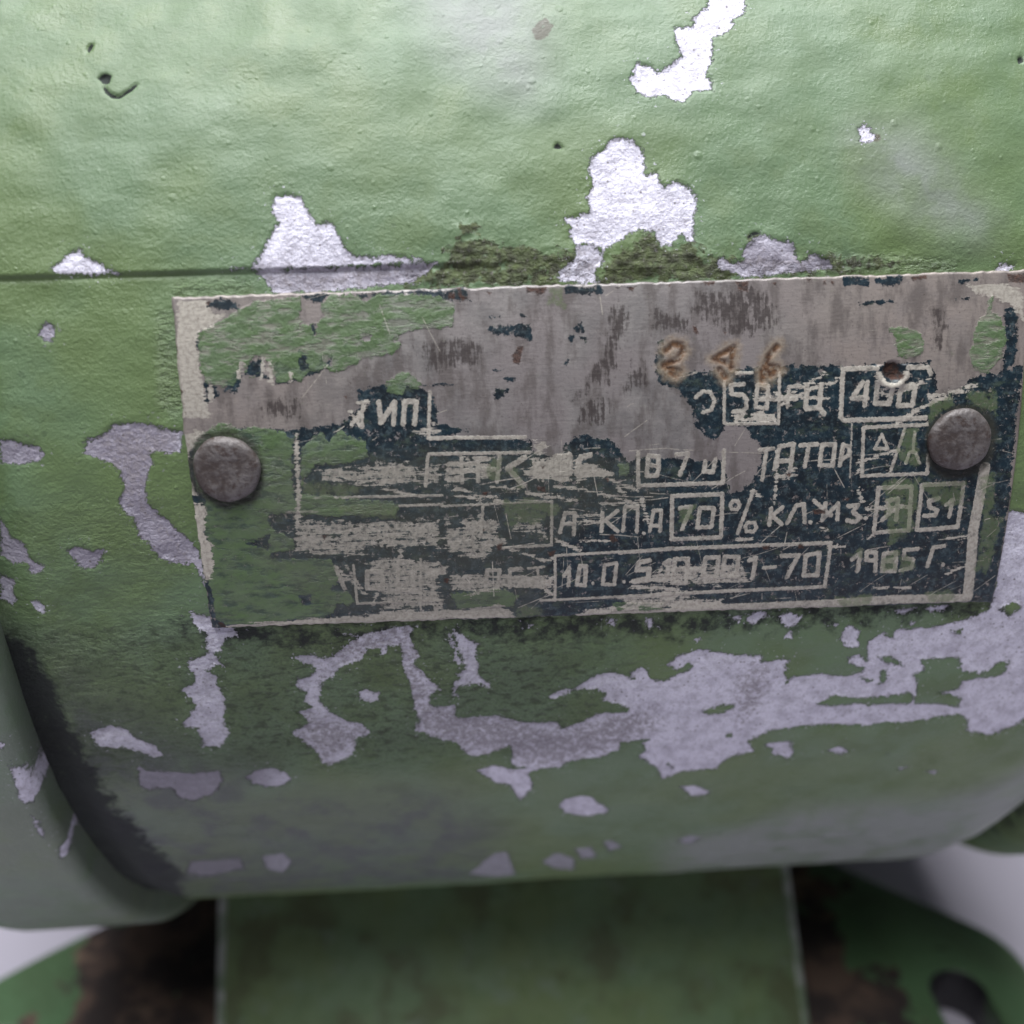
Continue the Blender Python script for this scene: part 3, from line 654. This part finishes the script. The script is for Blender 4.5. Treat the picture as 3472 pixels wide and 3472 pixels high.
LINE = """
P3 9.68 365,700 400,672 435,675 455,715 440,760 400,772
Q1 22.88 990,560 985,1090 1030,1115 1700,1100 1710,450 ; 1140,445 1350,440
Q1 30 1240,590 1075,600 1085,720 1230,730 1280,790 1275,900 1230,940 1110,950
Q1 28 1420,600 1400,890 1550,905 1560,610 1420,600 ; 1400,790 1930,785
P3 9.68 803,745 810,650 862,645
Q2 23 90,390 80,590 195,580 212,385 ; 195,580 235,635
Q2 21.12 395,255 375,660 410,690 1100,670 ; 395,255 680,245 ; 940,240 1120,240 1140,290
Q2 23.76 560,370 475,500 600,500 ; 600,370 580,560
Q2 22.88 690,360 670,545 790,548 815,400 700,365 ; 885,420 865,565 985,560 1010,400 890,400
Q2 16.72 570,750 555,1160 1110,1140 1120,980 ; 570,750 1110,725
Q2 14.96 725,810 665,930 775,930 725,810 ; 920,760 800,1120 ; 960,960 1010,960 1045,1050 ; 930,1050 960,960 ; 1003,790 990,960
P6 10.56 672,178 735,170 ; 702,180 682,320
P6 11.44 740,270 765,160 832,148 815,270 ; 750,232 825,225
P6 11.44 865,155 945,150 ; 905,155 885,255
P6 11.44 968,152 955,250 1018,252 1030,150 968,152
P6 11.44 1052,250 1068,152 1100,165 1098,200 1062,218
P6 4.4 1110,50 1100,310
P6 10.56 90,190 90,348 495,335 500,180
P6 11.44 140,205 130,300 180,302 190,255 140,250 ; 142,205 190,210 185,250
P6 11.44 272,200 330,195 290,295 ; 412,235 402,280 448,282 458,225
P6 11.44 252,398 250,605 485,595 492,388 252,398
P6 11.44 290,455 345,448 300,555 ; 385,455 372,548 440,545 452,455 385,455
P6 9.68 530,440 540,420 565,420 575,440 562,462 538,460 530,440 ; 640,370 565,575 ; 600,545 612,525 645,525 655,548 640,568 608,565 600,545
P6 11.44 725,458 715,535 ; 778,450 728,492 775,530
P6 11.44 800,525 845,442 880,435 885,520 ; 912,522
P6 11.44 985,430 968,510 1045,432 1040,510 ; 930,420 1010,490
P6 11.44 1092,445 1140,440 1115,472 1150,500 1125,522 1088,512 ; 1176,504
P6 11.44 1237,358 1215,572 1382,560 1395,352 1237,358
P6 12.32 1255,512 1290,480 1280,420 1330,410 1322,510 ; 1285,470 1325,465
P6 11.44 1445,345 1420,560 1615,545 1645,335 1445,345
P6 11.44 1525,408 1478,420 1480,448 1518,465 1510,488 1455,492
P6 11.44 1560,440 1592,415 1575,495
P6 10.56 0,668 250,650 600,635 1010,620 980,830 500,852 0,880
P6 12.32 145,705 95,712 85,745 145,745 140,790 80,800
P6 12.32 215,720 240,705 225,800 ; 265,700 255,810 318,812 328,698 265,700
P6 10.56 340,750 385,745 ; 690,740 745,735
P6 12.32 412,692 400,780 462,782 475,690 412,692 ; 502,688 495,780 558,782 568,688 502,688
P6 12.32 620,705 652,690 635,790 ; 775,682 855,680 798,785 ; 890,680 880,775 945,775 955,668 890,680
P6 12.32 1110,700 1150,670 1138,755
P6 11.44 1225,705 1180,702 1180,665 1225,665 1222,755
P6 12.32 1265,672 1320,668 1320,700 1260,708 1255,755 1315,755 1320,708 1260,708 1266,672
P6 11.44 1425,650 1362,655 1358,695 1402,700 1395,740 1342,752
P6 11.44 1470,732 1500,642 1550,636 ; 1545,725
P6 28 1745,262 1690,560 1662,880
P6 26 1660,885 1300,890 1000,912 500,935 0,970
P1 10.56 1375,900 1445,895 ; 1412,905 1405,1050
P1 17.6 1515,895 1530,1030 1620,895 1612,1040
P1 17.6 1675,1040 1685,892 1760,892 1750,1040
P1 12.32 1850,830 1840,1135 1932,1135
P5 12.32 300,0 295,165 930,160
P5 12.32 290,290 275,480 ; 300,270 960,260
P5 14.96 510,290 515,455 ; 620,300 620,450 ; 515,380 620,380
P5 15.84 760,285 745,450 ; 660,370 760,370
Q3 28 770,280 610,380 760,540
P5 17.6 1150,300 1130,400 1210,400 1225,280 1150,290
P5 17.6 1355,275 1295,290 1265,390
Q3 12.32 0,735 1020,690
Q3 15.84 1025,690 1020,1100 550,1125 ; 380,740 360,1000
Q3 21.12 1100,980 1150,800 1240,800 1230,1000 ; 1130,900 1240,900
Q3 21.12 1500,800 1490,970 ; 1640,780 1520,870 1640,970
Q3 18.48 1690,970 1710,740 1830,740 1820,980 ; 1885,990
P5 14.08 1745,775 1770,640 1820,640 1812,775 ; 1750,740 1815,740
Q4 14.96 365,370 1932,285 ; 365,370 365,790 ; 230,790 1932,710
Q4 14.08 110,490 260,475 ; 200,490 215,620
Q4 20.24 450,560 500,480 490,650
Q4 22.88 600,465 570,640 645,650 655,470 600,465
Q4 17.6 720,630 ; 1010,615
Q4 20.24 830,460 810,640 920,640 940,440 830,460 
Q4 17.6 1240,430 1140,440 1120,515 1230,510 1240,610 1100,620
P5 14.96 680,1030 670,1160 750,1160 762,1030 680,1030 ; 900,1020 830,1025 828,1140
P4 9.68 1350,1000 1375,1250 1932,1230 ; 1790,960 1790,1290
P4 17.6 1440,1040 1540,1040 1540,1150 1440,1150 1440,1040
P4 15.84 1640,1060 1640,1160 1740,1170 1740,1040 ; 1200,1090 1300,1090 ; 1230,1010 1290,1150
P4 9.68 1010,560 1932,540 ; 910,650 1300,640 ; 1650,610 1932,600
"""
WEAR_POLY = """
P3 1660,165 1850,158 1925,200 1932,330 1860,250 1780,215 1700,200
P4 295,590 385,600 370,780 420,860 432,1000 415,1090 370,1100 340,900 310,750
P4 225,150 330,110 380,140 300,220 265,260 270,400 300,500 322,540 292,545 250,420
Q3 840,300 980,290 1060,250 1200,240 1220,330 1240,400 1200,480 1100,520 1000,470 940,500 850,470 780,440 740,390 840,380
Q3 1240,300 1290,250 1400,240 1400,280 1310,290 1300,330 1420,360 1560,400 1600,440 1500,480 1400,450 1260,520 1240,450
Q4 0,590 200,560 340,600 340,660 180,670 0,660
Q4 560,925 640,890 850,862 920,825 950,890 1120,845 1150,900 1440,870 1440,800 1500,800 1932,780 1932,905 1300,935 600,955
P5 -20,1290 260,1300 500,1290 760,1255 830,1300 880,1345 500,1352 -20,1365
P4 520,1395 700,1375 900,1362 1150,1345 1400,1330 1932,1300 1932,1365 1400,1390 900,1412 520,1418
P5 260,1030 420,1010 410,1060 330,1080 290,1070
Q1 1120,1000 1240,960 1260,1040 1390,970 1500,930 1560,1000 1640,960 1670,1080 1120,1090
P1 205,230 380,230 440,330 520,310 420,400 340,430 320,520 345,690 380,900 420,1000 230,1000 180,600
"""
WEAR = """
Q3 13 1480,440 1660,530 1830,590 ; 1050,545 1300,575 1500,620 1830,720
Q3 11 460,560 600,560 700,580 ; 130,570 380,640 ; 100,610 350,680
Q3 16 780,600 1000,640 1250,690 ; 430,650 560,690 ; 1060,1050 1290,1150
Q3 11 1260,830 1480,810 ; 1260,885 1500,880
Q3 13 650,1140 950,1240 1040,1230
Q3 9 1850,640 1930,900 ; 1300,1050 1560,1060 ; 1600,500 1700,620
P3 7 780,700 980,590 ; 780,730 960,640 ; 640,690 1000,705 ; 990,640 1060,610
P3 9 1480,700 1690,650 ; 1350,800 1500,720 1700,650 ; 1330,820 1480,730
Q2 9 690,460 860,470 1130,340 ; 720,430 1000,370 1140,330
P6 7 1130,240 1200,215 1330,180 ; 1140,280 1160,240 ; 560,605 630,600
P6 5 1000,640 1080,632 ; 1560,770 1660,725 ; 1210,830 1380,832 ; 1570,600 1660,590
P6 5 755,180 740,440  ; 940,535 990,560 ; 1190,600 1210,580
P6 8 640,375 670,400 ; 1140,370 1160,420 ; 1180,455 1390,445
P4 13 1660,900 1640,1000 1625,1220 ; 975,150 990,560 980,760
P4 7 1240,1010 1430,1190 ; 1300,1000 1420,1180 ; 1800,1180 1900,1290 ; 1830,1100 1932,1270
P5 8 -20,1150 -70,1250 ; 230,1170 380,1280 ; 240,1250 330,1180
P5 8 440,1070 700,1070 1120,1085 ; 440,1110 1100,1135 ; 460,1150 640,1130
P5 7 0,500 300,560 ; 1100,1180 1010,1130 ; 1700,560 1720,700
P5 12 1630,1100 1932,1080 ; 1640,1140 1932,1160
P1 12 600,720 620,640 ; 745,740 760,610 ; 810,760 800,640 ; 345,870 360,780 ; 415,880 415,790 ; 935,760 940,720
P1 10 1400,1060 1330,960 ; 1380,1000 1440,890 ; 1340,1040 1400,960
"""
SMEAR = """
P4 1090,350 1400,340 1500,310 1580,310 1700,310 1800,340 1932,330 1932,480 1600,490 1400,500 1300,470 1130,470 1110,400 1010,440 1020,420
P4 800,660 1000,690 1400,700 1932,680 1932,900 1440,890 1420,940 1200,950 1000,930 800,940 960,880 940,820 960,800 800,790 960,760 970,720 800,690
P4 1430,930 1932,950 1932,1230 1600,1230 1450,1160 1430,1030
Q3 0,280 180,260 400,240 480,260 480,460 400,520 300,500 260,440 240,520 160,540 0,560
Q3 0,820 60,830 90,900 160,900 160,830 230,820 310,800 380,760 400,830 520,830 550,900 540,990 600,1010 640,1080 520,1140 440,1200 380,1260 300,1250 160,1210 60,1190 0,1150
Q3 660,860 740,780 760,900 860,820 940,830 950,880 1000,900 1000,1060 900,1030 820,1000 700,990 640,960
Q3 1380,690 1560,640 1830,720 1840,800 1700,760 1640,740 1480,800
Q3 840,100 1000,100 1000,300 840,300
P5 420,1050 680,1040 1100,1060 1110,1140 700,1170 600,1220 440,1150
Q4 1240,540 1350,480 1450,540 1600,560 1760,560 1932,540 1932,680 1700,660 1450,620 1250,680 1220,640
P6 190,720 600,700 640,820 160,850 120,800
P6 700,290 860,240 870,310 760,330
P1 1700,1080 1900,1000 1932,1100 1840,1150
P6 0,860 200,840 400,850 300,930 0,960
P5 -20,1100 250,1060 430,1200 300,1290 -20,1290
"""
RUST = """
P2 935,145 1070,140 1060,180 1010,200 990,170 940,180
P2 840,590 880,530 920,520 900,620 890,655 850,640
P2 420,180 470,180 470,225 425,225
P2 485,150 510,150 515,190 560,210 520,235 490,190
P2 660,165 710,175 700,195
P3 555,145 620,145 615,195 565,190
P3 400,145 460,140 450,165 405,165
P3 45,170 80,170 65,195 45,190
P3 220,155 255,155 240,175
P3 970,140 985,140 990,165 972,160
P3 1010,140 1030,150 1025,170 1010,160
P3 1385,120 1470,118 1470,135 1400,145
P3 890,130 920,135 905,155
P3 725,150 755,145 745,165
P3 345,355 370,360 378,400 360,400
P3 495,385 520,385 505,400
P3 1850,110 1940,110 1940,155 1860,150
Q2 730,270 760,200 850,190 880,260 920,300 900,340 820,350 760,320
P1 160,520 190,520 200,570 180,570
P1 200,790 235,830 215,860 195,840
P1 235,955 255,960 250,980
P1 1285,850 1310,855 1305,880
P5 1470,820 1500,790 1535,840 1500,855
P5 1000,480 1060,480 1060,520 1010,510
P5 740,860 780,850 775,900 745,900
P5 1080,910 1130,900 1120,935 1085,940
P5 645,755 670,755 655,775
P5 395,1080 430,1085 420,1115 395,1110
P5 1030,345 1060,345 1045,370
P5 1445,425 1480,430 1470,455
P5 640,515 690,515 680,540 650,540
P6 680,635 720,630 715,650 690,655
P6 850,625 880,625 880,645 855,650
P6 915,460 985,460 980,480 930,485
P6 1065,410 1095,408 1090,425
P6 790,290 825,285 815,310
P6 470,795 495,795 485,805
P4 460,1375 490,1370 520,1405 490,1425
P4 1140,800 1180,800 1160,835
P1 380,245 420,225 400,265
"""
STAMP = """
Q1 55 230,150 320,70 430,80 450,160 380,270 200,350
Q1 52 240,380 330,400 400,430 360,480 290,440
Q1 52 1110,110 860,260 1080,330 ; 1100,130 1080,370 ; 930,400 1000,500
Q1 56 1680,100 1570,230 1520,370 1600,480 1680,380 1560,350 ; 1490,420 1500,540
"""
STAIN = """
P2 1500,230 1600,240 1600,420 1540,560 1500,760 1350,800 1290,900 1230,900 1320,740 1420,600 1450,460
P2 1300,880 1500,860 1450,1050 1280,1030
P2 400,480 640,480 640,660 300,700 200,500
P3 350,180 720,170 760,380 560,420 340,300
P3 150,250 340,330 340,400 160,380
P2 1640,620 1720,640 1740,800 1560,840
P3 1490,280 1560,280 1560,480 1490,470
P1 760,880 1010,860 1000,1010 760,990
"""
NU, NV = 1000, 420
ug = np.linspace(0, PW, NU); vg = np.linspace(0, PH, NV)
U, V = np.meshgrid(ug, vg)
def field(far=2.0): return Field(U, V, ug, vg, far)
navy = field().add(lay(NAVY, to_plate)).v
line = field(1.2).strokes(lay_strokes(LINE, to_plate)).v
wear = field(1.2).add(lay(WEAR_POLY, to_plate)).strokes(lay_strokes(WEAR, to_plate)).v
smear = field(1.5).add(lay(SMEAR, to_plate)).v
gren = field().add(lay(GREEN, to_plate)).cut(lay(GHOLES, to_plate)).v
tint = sstep(.7, -.5, field().add(lay(TINT, to_plate)).v)
rus = field(1.0).add(lay(RUST, to_plate)).v
stamp = field(1.2).strokes(lay_strokes(STAMP, to_plate)).v
stain = sstep(1.2, -1.0, field(2.5).add(lay(STAIN, to_plate)).v)
scf = field(1.0); rs = random.Random(5)
for _ in range(150):
    cx_, cy_ = (PW*(.30+.68*rs.random()), PH*(.42+.56*rs.random())) if rs.random() < .8 else (PW*rs.random(), PH*rs.random())
    an_ = rs.choice((rs.gauss(-.06, .12), rs.gauss(-.5, .25), rs.gauss(1.35, .25))); L_ = rs.uniform(.6, 5)
    scf.strokes([(rs.uniform(.012, .05), [(cx_, cy_), (cx_+L_*.5*cos(an_), cy_+L_*.5*sin(an_)+rs.uniform(-.1, .1)), (cx_+L_*cos(an_), cy_+L_*sin(an_))])])
scr = scf.v
film = .95*sstep(3, -3, field(5).add(lay('H 480,850 1000,840 1230,860 1260,940 1100,1000 1040,1050 1030,1170 640,1180 480,1060', to_plate)).v)
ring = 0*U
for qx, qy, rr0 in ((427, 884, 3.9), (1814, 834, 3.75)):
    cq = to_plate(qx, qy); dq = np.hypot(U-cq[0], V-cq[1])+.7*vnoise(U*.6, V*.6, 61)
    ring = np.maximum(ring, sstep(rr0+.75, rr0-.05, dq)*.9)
a, b = U/PW, V/PH
XY = ((1-a)*(1-b))[..., None]*TL+(a*(1-b))[..., None]*TR+(a*b)[..., None]*BR+((1-a)*b)[..., None]*BL
edge = np.minimum(np.minimum(U, PW-U), np.minimum(V, PH-V))
# ragged, slightly bent edge
rim = vnoise(U*.5, V*.5, 51)*.12+vnoise(U*1.7, V*1.7, 54)*.16
XY[..., 0] += np.where(U < .5, -rim, 0); XY[..., 1] += np.where((V < .5) | (V > PH-.5), rim, 0)
rr = RP-0.16*sstep(0.22, 0.0, edge)+0.10*vnoise(U*.09, V*.1, 52)+0.03*vnoise(U*.4, V*.4, 53)
rr -= 0.12*sstep(.1, -.4, stamp)
hole = to_plate(*px('Q2', '815,270')[0]); dh = np.hypot(U-hole[0], V-hole[1])
rr -= 0.48*sstep(1.25, 0.6, dh); rr += 0.30*np.exp(-((dh-1.65)/.42)**2)*(V > hole[1]-.6)
wear = np.minimum(wear, np.abs(dh-1.6)-.35+1.2*(V < hole[1]))
rr += 0.04*sstep(.1, -.1, gren)
P = cylP(XY[..., 0], XY[..., 1]/R, rr)
# skirts down to the housing round the rim
def pad(Pm, z): return np.pad(Pm, ((1, 1), (1, 1)) if Pm.ndim == 2 else ((1, 1), (1, 1), (0, 0)), mode='edge')
Pp = pad(P, 0); sk = np.zeros(Pp.shape[:2], bool); sk[0] = sk[-1] = True; sk[:, 0] = sk[:, -1] = True
f_ = np.where(sk, (R-1.2)/np.hypot(Pp[..., 1], Pp[..., 2]), 1.0); Pp[..., 1] *= f_; Pp[..., 2] *= f_
at = {k: pad(v, 0) for k, v in dict(navy=navy, line=line, wear=wear, smear=smear, green=gren, rust=rus, stain=stain, tint=tint, stamp=stamp, ring=ring, scr=scr, film=film).items()}
at['side'] = sk.astype(float)
Pp = Pp[::-1]; at = {k: v[::-1] for k, v in at.items()}; sc = np.stack([pad(U, 0), pad(V, 0), 0*Pp[..., 0]], -1)[::-1]
plate = link('nameplate', grid_mesh('nameplate', Pp, at, sc), MAT_PLATE, motor)
tag(plate, 'worn metal nameplate with scratched dark blue enamel and green overpaint')

# ------------------------------------------------------------------ rivets
MAT_RIV = rivet_material()
def rivet(cx, cy, rpx, rr_, label):
    x, s = to_cyl(cx, cy, RP+1.0); th = s/R; r_ = rpx
    prof = [(0.0, 1.20), (.3, 1.19), (.55, 1.17), (.74, 1.12), (.86, 1.03), (.935, .88), (.985, .66), (1.0, .42), (.99, .22), (.96, .10), (.96, -0.4)]
    n = 96; bm = bmesh.new(); rings = []
    nz = np.random.default_rng(int(cx))
    ph = nz.random(6)*6.28
    for k, (pr_, h) in enumerate(prof):
        ring = []
        for i in range(n):
            a_ = 2*math.pi*i/n
            w = 1+0.018*sin(2*a_+ph[0])+0.014*sin(3*a_+ph[1])+0.008*sin(7*a_+ph[2])
            hh = h+0.07*sin(a_*2+pr_*4+ph[3])*pr_*(h > .4)
            ring.append(bm.verts.new((pr_*r_*w*cos(a_), pr_*r_*w*sin(a_), hh)))
            if k == 0: break
        rings.append(ring)
    for k in range(1, len(rings)-1):
        for i in range(n):
            bm.faces.new((rings[k][i], rings[k+1][i], rings[k+1][(i+1) % n], rings[k][(i+1) % n]))
    for i in range(n): bm.faces.new((rings[0][0], rings[1][i], rings[1][(i+1) % n]))
    bmesh.ops.recalc_face_normals(bm, faces=bm.faces[:])
    for f in bm.faces: f.smooth = True
    nrm = Vector((0, -cos(th), sin(th))); tx = Vector((1, 0, 0)); ty = nrm.cross(tx)
    M = Matrix(((tx.x, ty.x, nrm.x, x), (tx.y, ty.y, nrm.y, -RP*cos(th)), (tx.z, ty.z, nrm.z, RP*sin(th)+AX), (0, 0, 0, 1)))
    me = bpy.data.meshes.new('rivet')
    for v in bm.verts: v.co = v.co*MM
    bm.to_mesh(me); bm.free()
    o = link('rivet', me, MAT_RIV, plate)
    M2 = M.copy(); M2.translation = M.translation*MM; o.matrix_world = M2
    tag(o, label); return o
rivet(426, 887, 3.58, 1, 'rusty domed rivet with grey top')
rivet(1815, 831, 3.52, 1, 'brown domed rivet')

# ------------------------------------------------------------------ foot
MAT_FOOT, MAT_LUG = foot_material(), lug_material()
def edge_highlight_material():  # lighter colour on the foot's bevels stands in for the edge highlight
    n = NT('edge_highlight_paint'); o = n.obj()
    return n.out(n.mix(n.mr(n.noise(o, .25, 5, .65), .40, .60), (0.13, 0.18, 0.11), (0.30, 0.32, 0.29)), .45)
MAT_EDGE_HIGHLIGHT = edge_highlight_material()
n_w = (0, -40, 36)
wp = (0, -38, -86)
tl = to_plane(410, 1690, wp, n_w); bl = to_plane(404, 1932, wp, n_w); tr = to_plane(1492, 1640, wp, n_w); br = to_plane(1532, 1932, wp, n_w)
def xat(p, q, z): return p[0]+(q[0]-p[0])*(z-p[2])/(q[2]-p[2])
def rounded_prism(verts, faces, bev):
    bm = bmesh.new(); vs = [bm.verts.new(Vector((v[0], v[1], v[2]+AX))*MM) for v in verts]
    for f in faces: bm.faces.new([vs[i] for i in f])
    bmesh.ops.recalc_face_normals(bm, faces=bm.faces[:])
    bv = bmesh.ops.bevel(bm, geom=bm.edges[:], offset=bev*MM, segments=4, affect='EDGES', profile=.6)
    for f in bv['faces']: f.material_index = 1
    for f in bm.faces: f.smooth = True
    me = bpy.data.meshes.new('foot'); bm.to_mesh(me); bm.free(); return me
box_faces = [(0, 1, 2, 3), (7, 6, 5, 4), (0, 4, 5, 1), (1, 5, 6, 2), (2, 6, 7, 3), (3, 7, 4, 0)]
def lug_mesh(outline, slot):
    cu = bpy.data.curves.new('lug', 'CURVE'); cu.dimensions = '2D'; cu.fill_mode = 'BOTH'; cu.extrude = 5.4*MM; cu.bevel_depth = .6*MM; cu.bevel_resolution = 2
    for pts in (outline, slot):
        sp = cu.splines.new('POLY'); sp.points.add(len(pts)-1); sp.use_cyclic_u = True
        for p, q in zip(sp.points, pts): p.co = (q[0]*MM, q[1]*MM, 0, 1)
    o = bpy.data.objects.new('tmp', cu); COL.objects.link(o); dg = bpy.context.evaluated_depsgraph_get()
    me = bpy.data.meshes.new_from_object(o.evaluated_get(dg)); bpy.data.objects.remove(o)
    bm = bmesh.new(); bm.from_mesh(me)
    bmesh.ops.triangulate(bm, faces=bm.faces[:])
    for _ in range(3): bmesh.ops.subdivide_edges(bm, edges=[e_ for e_ in bm.edges if e_.calc_length() > 4*MM], cuts=1)
    for v in bm.verts: v.co.z += (-124+AX)*MM
    bm.to_mesh(me); bm.free()
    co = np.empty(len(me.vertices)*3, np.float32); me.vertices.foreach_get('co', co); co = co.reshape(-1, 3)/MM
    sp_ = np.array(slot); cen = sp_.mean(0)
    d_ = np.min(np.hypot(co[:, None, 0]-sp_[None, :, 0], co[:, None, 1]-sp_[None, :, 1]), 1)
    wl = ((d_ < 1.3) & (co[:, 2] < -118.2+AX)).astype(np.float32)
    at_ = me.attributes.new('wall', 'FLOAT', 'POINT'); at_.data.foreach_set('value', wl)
    return me
def smooth_poly(pts, it=2):
    for _ in range(it):
        q = []
        for a_, b_ in zip(pts, pts[1:]+pts[:1]):
            q += [(a_[0]*.75+b_[0]*.25, a_[1]*.75+b_[1]*.25), (a_[0]*.25+b_[0]*.75, a_[1]*.25+b_[1]*.75)]
        pts = q
    return pts
def capsule(c0, c1, r):
    an = math.atan2(c1[1]-c0[1], c1[0]-c0[0])
    return [(c1[0]+r*cos(an-math.pi/2+math.pi*i/12), c1[1]+r*sin(an-math.pi/2+math.pi*i/12)) for i in range(13)]+[(c0[0]+r*cos(an+math.pi/2+math.pi*i/12), c0[1]+r*sin(an+math.pi/2+math.pi*i/12)) for i in range(13)]
for sgn in (1, -1):                      # the foot in view and the one behind it
    zt, zb = -84.0, -130.0
    yf = lambda z: -38-(36/40.0)*(-86-z)*1.0
    L0, L1, R0_, R1_ = xat(tl, bl, zt), xat(tl, bl, zb), xat(tr, br, zt), xat(tr, br, zb)
    yft, yfb = -38-(zt+86)*-40/36*-1*-1, 0
    sl = 36/40.0                         # face: -40*(y+38)+36*(z+86)=0
    yft = -38+sl*(zt+86); yfb = -38+sl*(zb+86)
    V8 = [(L0, yft*sgn, zt), (R0_, yft*sgn, zt), (R1_, yfb*sgn, zb), (L1, yfb*sgn, zb), (L0, -14*sgn, zt), (R0_, -14*sgn, zt), (R1_, -14*sgn, zb), (L1, -14*sgn, zb)]
    foot = link('foot', rounded_prism(V8, box_faces, 1.9), MAT_FOOT, motor); foot.data.materials.append(MAT_EDGE_HIGHLIGHT)
    if sgn == 1: tag(foot, 'green cast foot under the nameplate')
    rl = smooth_poly([(62, -16*sgn), (78, -18*sgn), (92, -31.5*sgn), (107, -43*sgn), (113, -50*sgn), (113.5, -62*sgn), (112, -78*sgn), (104, -88*sgn), (80, -88*sgn), (40, -80*sgn), (40, -20*sgn)])
    ll = smooth_poly([(-42, -12*sgn), (-64, -19*sgn), (-81, -28*sgn), (-101, -42*sgn), (-111, -52*sgn), (-111, -66*sgn), (-108, -80*sgn), (-98, -88*sgn), (-70, -88*sgn), (-30, -80*sgn), (-30, -16*sgn)])
    for pts, sx in ((rl, 97.5), (ll, -95.5)):
        lm_ = lug_mesh(pts, capsule((sx-.5, -60.5*sgn), (sx-.5, -74*sgn), 6.2))
        link('mounting_lug', lm_, MAT_LUG, foot)
